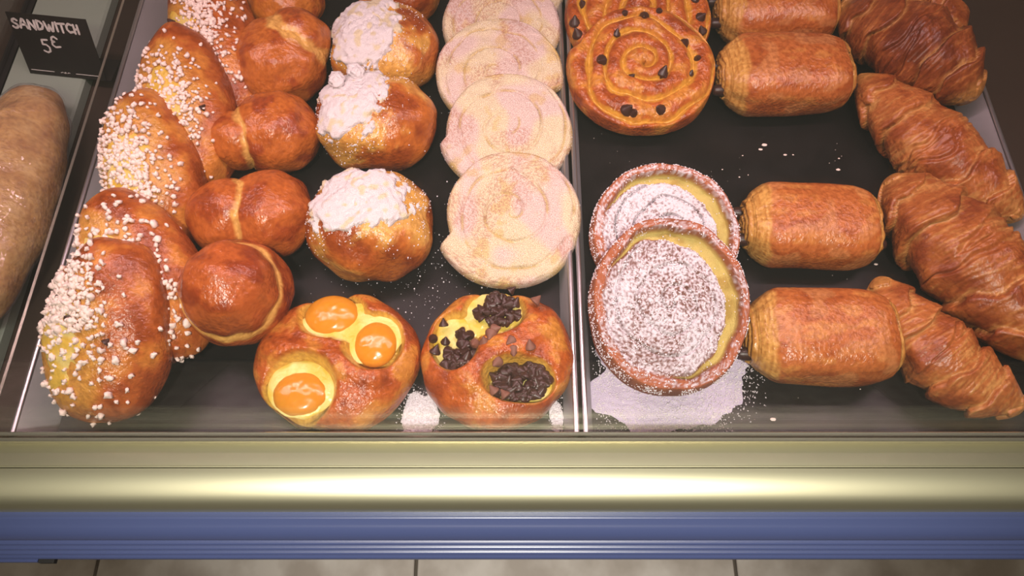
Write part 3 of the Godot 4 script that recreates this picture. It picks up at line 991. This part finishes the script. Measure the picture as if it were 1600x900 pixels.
func croissant(label: String, a0: Vector3, am: Vector3, a1: Vector3, R: float, s: float, dark: float) -> void:
	var base := Vector3(am.x, Y0 + am.y, am.z)
	var o := thing("croissant", label, "croissant", base, "croissants on the right tray")
	var p0 := a0 - am
	var p1 := a1 - am
	var half := a0.distance_to(a1) * 0.5
	var f := func(u: float, v: float) -> Vector3:
		var g := v * 2.0 - 1.0
		var q := p0 * (g * (g - 1.0) * 0.5) + p1 * (g * (g + 1.0) * 0.5)
		var tan := (p0 * (g - 0.5) + p1 * (g + 0.5)).normalized()
		var side := tan.cross(Vector3.UP).normalized()
		var up := side.cross(tan)
		var a := u * TAU
		var env := pow(maxf(1.0 - pow(absf(g), 2.3), 0.0), 0.62)
		# coils: each wrap ends in a step towards the tip
		var ph := g * 3.3 + 0.55 * sin(a + 0.6 + s) * signf(g) * 0.5 + 0.35 * nn(g * 2.0 + s, cos(a), sin(a))
		var st := absf(ph)
		var fr := st - floorf(st)
		var step := 0.15 * (0.5 - fr) * ss(0.0, 0.12, fr) 
		var r := R * (env * (1.0 + step * 1.6) + 0.02 * (1.0 - env))
		r *= 1.0 + 0.05 * nn(g * 3.0 + s, cos(a) * 1.2, sin(a) * 1.2)
		var streak := nn(g * 26.0 + s + sin(a + s) * 1.4, cos(a) * 1.1, sin(a) * 1.1)
		var fine := nn(g * 70.0 + s + sin(a + s) * 3.8, cos(a) * 2.2, sin(a) * 2.2)
		r *= 1.0 + 0.012 * streak + 0.005 * fine
		var p := q + side * (cos(a) * r * 1.08) + up * (sin(a) * r * 0.92)
		p.y += R * 0.80
		p.y = maxf(p.y, 0.0)
		var k := fbm(p + Vector3(s, 0, 0), 26.0)
		var brown := lc("b86e36").lerp(lc("7d3a1a"), dark)
		var deep := lc("9a5026").lerp(lc("5e2812"), dark)
		var light := lc("d09856").lerp(lc("b06a34"), dark)
		vc = brown.lerp(deep, ss(0.0, 0.4, k + 0.2 * fine)).lerp(light, ss(0.15, 0.7, streak * 0.6 + fine * 0.3 - k * 0.8) * 0.8)
		vc = vc.lerp(lc("d8a860"), ss(0.80, 0.98, fr + 0.1 * fine) * 0.55)                     # pale cut edge of each wrap
		vc = vc.lerp(lc("d29c52"), ss(0.80, 0.97, absf(g) + 0.15 * k) * 0.7)
		return p
	part("crust", grid(96, 190, f), M.flaky, o)

func right_tray_goods() -> void:
	chip_swirl("glazed spiral bun with chocolate chips, whole and at the front of its pair", Vector3(0.1145, 0.020, -0.2640), Vector3(0.1180, 0.050, -0.3830), 0.0650, 0.036, 1.0, 3.5,
		[[0.09, 0.22, 1.3], [0.11, 0.26, 1.0], [0.36, 0.20, 0.8], [0.50, 0.44, 1.2], [0.30, 0.58, 1.4], [0.21, 0.57, 1.2], [0.28, 0.60, 1.0], [0.75, 0.60, 1.1], [0.91, 0.52, 1.1], [0.79, 0.68, 0.8], [0.64, 0.48, 0.9], [0.70, 0.66, 0.7], [0.98, 0.56, 0.8], [0.03, 0.50, 0.7]])
	chip_swirl("glazed spiral bun with chocolate chips, behind the whole one", Vector3(0.1160, 0.020, -0.3280), Vector3(0.1200, 0.050, -0.4480), 0.0660, 0.036, 2.4, 3.9,
		[[0.46, 0.70, 1.3], [0.43, 0.72, 1.3], [0.56, 0.64, 1.2], [0.52, 0.60, 1.0], [0.02, 0.64, 1.2], [0.96, 0.62, 1.0], [0.06, 0.68, 1.1]])
	powdered_swirl("custard swirl under powdered sugar, nearest the glass on spilled sugar", Vector3(0.1120, 0.0300, -0.0200), Vector3(0.1160, 0.062, -0.1470), 0.0575, 0.058, 1.0, -0.55, 0.10)
	powdered_swirl("powdered custard swirl half hidden behind the front one", Vector3(0.1150, 0.022, -0.0980), Vector3(0.1220, 0.050, -0.2060), 0.0580, 0.040, 2.0, -0.7, 0.40, 0.005)
	chocolate_pastry("smooth rolled chocolate pastry nearest the glass", Vector3(0.2310, 0, -0.0700), -0.02, 0.0570, 0.0270, 0.0365, 1.0, 0.2)
	chocolate_pastry("flaky rolled chocolate pastry alone in the middle of the tray", Vector3(0.2405, 0, -0.1680), -0.04, 0.0550, 0.0260, 0.0350, 2.0, 0.7)
	chocolate_pastry("rolled chocolate pastry beside the glazed chip spiral", Vector3(0.2425, 0.004, -0.3240), 0.03, 0.0590, 0.0280, 0.0380, 3.0, 0.5)
	chocolate_pastry("rolled chocolate pastry cut off by the top of the picture", Vector3(0.2480, 0.0, -0.4060), 0.0, 0.0560, 0.0300, 0.0380, 4.0, 0.6)
	croissant("thin croissant with a pale tip, nearest the glass", Vector3(0.2870, 0.0, -0.1220), Vector3(0.3180, 0.0, -0.0560), Vector3(0.3720, 0.0, -0.0160), 0.0265, 1.0, 0.0)
	croissant("fat browned croissant pointing at the front corner, second from the glass", Vector3(0.3120, 0.0, -0.2120), Vector3(0.3560, 0.0, -0.1340), Vector3(0.4060, 0.0, -0.0420), 0.0360, 2.0, 0.25)
	croissant("golden croissant along the right rim, third from the glass", Vector3(0.3130, 0.0, -0.3270), Vector3(0.3620, 0.0, -0.2440), Vector3(0.4150, 0.0, -0.1740), 0.0300, 3.0, 0.05)
	croissant("darkest croissant, its end resting on the golden one", Vector3(0.3050, 0.006, -0.4020), Vector3(0.3600, 0.010, -0.3480), Vector3(0.4040, 0.004, -0.2900), 0.0370, 4.0, 0.75)
	croissant("farthest croissant, behind the darkest one at the top of the picture", Vector3(0.3350, 0.0, -0.4700), Vector3(0.3820, 0.0, -0.4230), Vector3(0.4080, 0.0, -0.3600), 0.0320, 5.0, 0.35)

# ------------------------------------------------------------------ left of the trays

func baguette(label: String, front: Vector3, back: Vector3, w: float, h: float, s: float) -> void:
	var o := thing("wrapped_sandwich", label, "sandwich", Vector3.ZERO)
	lean(o, front, back, h)
	var l := front.distance_to(back) * 0.5
	var shape := func(u: float, v: float, d: float) -> Vector3:
		var p := loaf_point(u, v, w, h, l, d)
		var cut := absf(fposmod(p.z * 16.0 + p.x * 8.0 + s, 1.0) - 0.5) * 2.0
		p.y -= 0.003 * ss(0.8, 1.0, cut) * ss(0.5, 0.9, p.y / h) * (1.0 if d == 0.0 else 0.0)
		return p + (p - Vector3(0, h * 0.4, 0)) * (0.05 * nn(p.x * 24.0 + s, p.y * 24.0, p.z * 24.0))
	part("bread", grid(64, 90, func(u: float, v: float) -> Vector3:
		var p: Vector3 = shape.call(u, v, 0.0)
		var k := fbm(p + Vector3(s, 0, 0), 30.0)
		vc = lc("bd9450").lerp(lc("a87a3c"), ss(0.0, 0.5, k)).lerp(lc("caa868"), ss(0.0, 0.4, -k))
		return p), M.crust, o)
	part("plastic_wrap", grid(64, 120, func(u: float, v: float) -> Vector3:
		var p: Vector3 = shape.call(u, v, 0.0012)
		var k := nn(p.x * 60.0 + s, p.y * 60.0, p.z * 22.0)
		return p + (p - Vector3(0, h * 0.4, 0)).normalized() * (0.0018 * absf(k))), M.film, o, Vector3.ZERO, "clear plastic film")

func stroke(st: SurfaceTool, pts: Array, w: float, at: Vector2, size: Vector2, lean_x := 0.0) -> void:
	var prev := Vector2.ZERO
	for i in pts.size():
		var q: Vector2 = pts[i]
		var p := at + Vector2((q.x + q.y * lean_x) * size.x, q.y * size.y)
		for k in 8:
			var a := k * TAU / 8.0
			var b := (k + 1) * TAU / 8.0
			for v in [p, p + Vector2(cos(b), sin(b)) * w, p + Vector2(cos(a), sin(a)) * w]:
				st.set_normal(Vector3.BACK)
				st.add_vertex(Vector3(v.x, v.y, 0.0))
		if i > 0:
			var n := (p - prev).orthogonal().normalized() * w
			for v in [prev + n, p - n, p + n, prev + n, prev - n, p - n]:
				st.set_normal(Vector3.BACK)
				st.add_vertex(Vector3(v.x, v.y, 0.0))
		prev = p

func letters() -> Dictionary:
	var V := func(a: Array) -> Array:
		var o := []
		for i in range(0, a.size(), 2): o.append(Vector2(a[i], a[i + 1]))
		return o
	return {
		"S": [V.call([0.85, 0.85, 0.55, 1.0, 0.2, 0.9, 0.1, 0.7, 0.35, 0.55, 0.7, 0.42, 0.85, 0.22, 0.6, 0.03, 0.25, 0.0, 0.02, 0.15])],
		"A": [V.call([0.0, 0.0, 0.2, 0.6, 0.45, 1.0, 0.65, 0.95, 0.8, 0.5, 0.95, 0.0]), V.call([0.15, 0.38, 0.85, 0.38])],
		"N": [V.call([0.05, 0.0, 0.1, 1.0, 0.85, 0.02, 0.9, 1.0])],
		"D": [V.call([0.08, 0.0, 0.1, 1.0, 0.55, 0.92, 0.9, 0.55, 0.65, 0.12, 0.08, 0.0])],
		"W": [V.call([0.0, 1.0, 0.2, 0.05, 0.3, 0.02, 0.5, 0.7, 0.68, 0.02, 0.8, 0.05, 1.0, 1.0])],
		"I": [V.call([0.5, 0.0, 0.5, 1.0])],
		"T": [V.call([0.0, 0.96, 1.0, 1.0]), V.call([0.5, 0.0, 0.5, 0.98])],
		"C": [V.call([0.9, 0.88, 0.5, 1.0, 0.1, 0.7, 0.1, 0.3, 0.45, 0.0, 0.95, 0.1])],
		"H": [V.call([0.1, 0.0, 0.1, 1.0]), V.call([0.9, 0.0, 0.9, 1.0]), V.call([0.1, 0.5, 0.9, 0.5])],
		"5": [V.call([0.85, 1.0, 0.2, 0.97, 0.15, 0.62, 0.55, 0.62, 0.85, 0.42, 0.8, 0.12, 0.45, 0.0, 0.05, 0.12])],
		"E": [V.call([0.85, 0.8, 0.55, 1.0, 0.25, 0.88, 0.15, 0.62, 0.45, 0.52]), V.call([0.45, 0.52, 0.15, 0.45, 0.1, 0.2, 0.4, 0.0, 0.95, 0.08])],
	}

func divider(x: float, label: String) -> void:
	var dv := thing("shelf_divider", label, "divider", Vector3(x, Y0 - 0.012, -0.31), "clear shelf dividers")
	box("pane", Vector3(-0.0010, 0.006, -0.30), Vector3(0.0010, 0.042, 0.30), M.glass, dv)
	box("foot_rail", Vector3(-0.0055, 0, -0.30), Vector3(0.0055, 0.0060, 0.30), M.gap, dv)
	box("edge_trim", Vector3(-0.0011, 0.042, -0.30), Vector3(0.0011, 0.0428, 0.30), M.channel, dv)

func sandwich_side() -> void:
	# pale board under the sandwiches, dark strip along the tray, clear divider
	var b := thing("display_board", "pale green board under the wrapped sandwiches", "board", Vector3(-0.4400, Y0 - 0.012, -0.36))
	part("board", bevel_slab(Vector3(0.075, 0.012, 0.62), 0.002), M.board, b)
	for q in [[-0.3680, "clear upright divider between the sandwich and the brioche tray"], [-0.4880, "clear upright divider on the far side of the sandwich board, left edge of the picture"]]:
		divider(q[0], q[1])
	baguette("long wrapped baguette sandwich in front of the price tag", Vector3(-0.4240, 0.034, -0.0650), Vector3(-0.4180, 0.034, -0.3080), 0.0440, 0.062, 1.0)
	# price tag: a folded card, its face leaning back
	var t := thing("price_tag", "black folded price card reading SANDWITCH 5€ in white", "price tag", Vector3(-0.4180, Y0 + 0.0005, -0.3460))
	t.rotation = Vector3(0, deg_to_rad(-7.5), 0)
	var face := box("face_panel", Vector3(-0.0375, 0, -0.0006), Vector3(0.0375, 0.060, 0.0), M.card, t)
	face.position = Vector3.ZERO
	var tilt := deg_to_rad(-20)
	face.rotation.x = tilt
	face.position = Basis(Vector3.RIGHT, tilt) * Vector3(0, 0.030, -0.0003)
	box("foot_panel", Vector3(-0.0375, 0.0, -0.026), Vector3(0.0420, 0.0008, 0.0), M.card, t)
	var L := letters()
	var st := SurfaceTool.new()
	st.begin(Mesh.PRIMITIVE_TRIANGLES)
	var x := -0.0350
	var widths := {"S": 0.0072, "A": 0.0080, "N": 0.0082, "D": 0.0076, "W": 0.0098, "I": 0.0030, "T": 0.0072, "C": 0.0070, "H": 0.0050}
	var n := 0
	for ch in "SANDWITCH":
		var wd: float = widths[ch]
		for pts in L[ch]: stroke(st, pts, 0.00105, Vector2(x, 0.0455 + (0.0006 if n % 2 else 0.0)), Vector2(wd * 0.86, 0.0086 - n * 0.00005), 0.05)
		x += wd
		n += 1
	for pts in L["5"]: stroke(st, pts, 0.0009, Vector2(-0.0140, 0.0240), Vector2(0.0080, 0.0125))
	for pts in L["E"]: stroke(st, pts, 0.0009, Vector2(-0.0040, 0.0300), Vector2(0.0082, 0.0105))
	stroke(st, [Vector2(0, 0), Vector2(1, 0)], 0.00035, Vector2(-0.0345, 0.0045), Vector2(0.0225, 0.01))
	stroke(st, [Vector2(0, 0), Vector2(1, 0)], 0.00035, Vector2(0.0095, 0.0045), Vector2(0.0225, 0.01))
	stroke(st, [Vector2(-4.5, -0.2), Vector2(-3, 0.5), Vector2(-2, 0.3)], 0.0003, Vector2(-0.001, 0.0043), Vector2(0.001, 0.001))
	stroke(st, [Vector2(-1.2, -0.4), Vector2(-0.2, 0.7), Vector2(0.8, 0.5), Vector2(0.6, -0.3), Vector2(-0.4, -0.5)], 0.0003, Vector2(-0.001, 0.0043), Vector2(0.001, 0.001))
	stroke(st, [Vector2(2, -0.3), Vector2(3, 0.5), Vector2(4.5, 0.2)], 0.0003, Vector2(-0.001, 0.0043), Vector2(0.001, 0.001))
	part("handwriting", st.commit(), M.chalk, face, Vector3(0, -0.030, 0.0006), "white hand lettering SANDWITCH 5€")

# ------------------------------------------------------------------ loose sugar and flakes on the trays

func sugar_heap(called: String, label: String, at: Vector3, w: float, l: float, h: float, s: float, grains: int, c: Color) -> void:
	var o := thing(called, label, "sugar", at)
	o.set_meta("kind", "stuff")
	var f := func(u: float, v: float) -> Vector3:
		var a := u * TAU
		var x := cos(a) * v
		var z := sin(a) * v
		var e := 1.0 + 0.22 * nn(cos(a) * 1.1 + s, sin(a) * 1.1, 0.0) + 0.05 * nn(cos(a) * 6.0 + s, sin(a) * 6.0, 0.0)
		vc = c
		var q := Vector3(x * e * w, 0, z * e * l)
		q.y = h * (1.0 - pow(v, 4.0)) * (0.75 + 0.5 * nn(q.x * 60.0, q.z * 60.0, s)) + 0.0009 * nn(q.x * 240.0, q.z * 240.0, s) * (1.0 - pow(v, 3.0)) + 0.0002
		return q
	part("sugar", grid(90, 40, f), M.icing, o)
	var list: Array[Transform3D] = []
	for k in grains:
		var u := rng.randf()
		var v := sqrt(rng.randf()) * 0.98 if k % 3 else 0.9 + 0.45 * pow(rng.randf(), 2.0)
		var p: Vector3 = f.call(u, minf(v, 0.99)) * Vector3(maxf(v, 1.0), 1, maxf(v, 1.0))
		if p.x + at.x > 0.0380 and p.x + at.x < 0.0620 or p.z + at.z > 0.009: continue
		var g := lerpf(0.0006, 0.0017, rng.randf() * rng.randf())
		list.append(Transform3D(Basis.from_euler(Vector3(rng.randf() * TAU, rng.randf() * TAU, 0)).scaled(Vector3.ONE * g), p + Vector3(0, g * 0.3, 0)))
	copies("sugar_grains", nugget(6), M.grain, o, list)

func crumbs() -> void:
	sugar_heap("spilled_powdered_sugar", "lilac-white powdered sugar spilled round the front powdered swirl", Vector3(0.1220, Y0, -0.0440), 0.0600, 0.0420, 0.0018, 7.0, 5000, lc("d9cbe2"))
	sugar_heap("spilled_sugar", "small white sugar spill between apricot and chocolate chip buns", Vector3(-0.0680, Y0, -0.0140), 0.0130, 0.0200, 0.0014, 2.0, 1000, lc("f2ecf2"))
	sugar_heap("spilled_sugar", "small white sugar spill between chocolate chip bun and tray divider", Vector3(0.0330, Y0, -0.0150), 0.0050, 0.0120, 0.0012, 3.0, 400, lc("f2ecf2"))
	var mesh := nugget(8)
	var list: Array[Transform3D] = []
	for k in 420:
		var at := Vector3(rng.randf_range(-0.30, 0.035), Y0 + 0.0004, rng.randf_range(-0.42, -0.10))
		if k < 220: at = Vector3(rng.randfn(-0.075, 0.030), Y0 + 0.0004, rng.randfn(-0.135, 0.030))
		if at.x > 0.036 or at.z > -0.012: continue
		list.append(Transform3D(Basis(Vector3.UP, rng.randf() * TAU).scaled(Vector3.ONE * lerpf(0.0005, 0.0016, pow(rng.randf(), 4.0))), at))
	var o := copies("sugar_crumbs", mesh, M.grain, self, list)
	tag(o, "fine white sugar specks scattered over the brioche tray", "crumbs")
	var list2: Array[Transform3D] = []
	for q in [[0.222, -0.262, 2.6], [0.226, -0.267, 3.4], [0.243, -0.256, 2.2], [0.250, -0.256, 1.2], [0.205, -0.255, 1.0], [0.287, -0.240, 2.6], [0.290, -0.252, 1.4], [0.301, -0.160, 2.0], [0.300, -0.145, 2.2], [0.199, -0.232, 1.2], [0.185, -0.240, 1.0], [0.170, -0.190, 1.2], [0.195, -0.013, 3.0]]:
		list2.append(Transform3D(Basis(Vector3.UP, rng.randf() * TAU).scaled(Vector3(q[2], 0.5, q[2] * 0.6) * 0.0016), Vector3(q[0], Y0 + 0.0006, q[1])))
	for k in 90:
		list2.append(Transform3D(Basis(Vector3.UP, rng.randf() * TAU).scaled(Vector3.ONE * lerpf(0.0004, 0.0011, pow(rng.randf(), 3.0))), Vector3(rng.randf_range(0.07, 0.31), Y0 + 0.0004, rng.randf_range(-0.28, -0.02))))
	var o2 := copies("pastry_flakes", mesh, M.pearl, self, list2)
	tag(o2, "pale pastry flakes and sugar specks on the bare right tray", "crumbs")
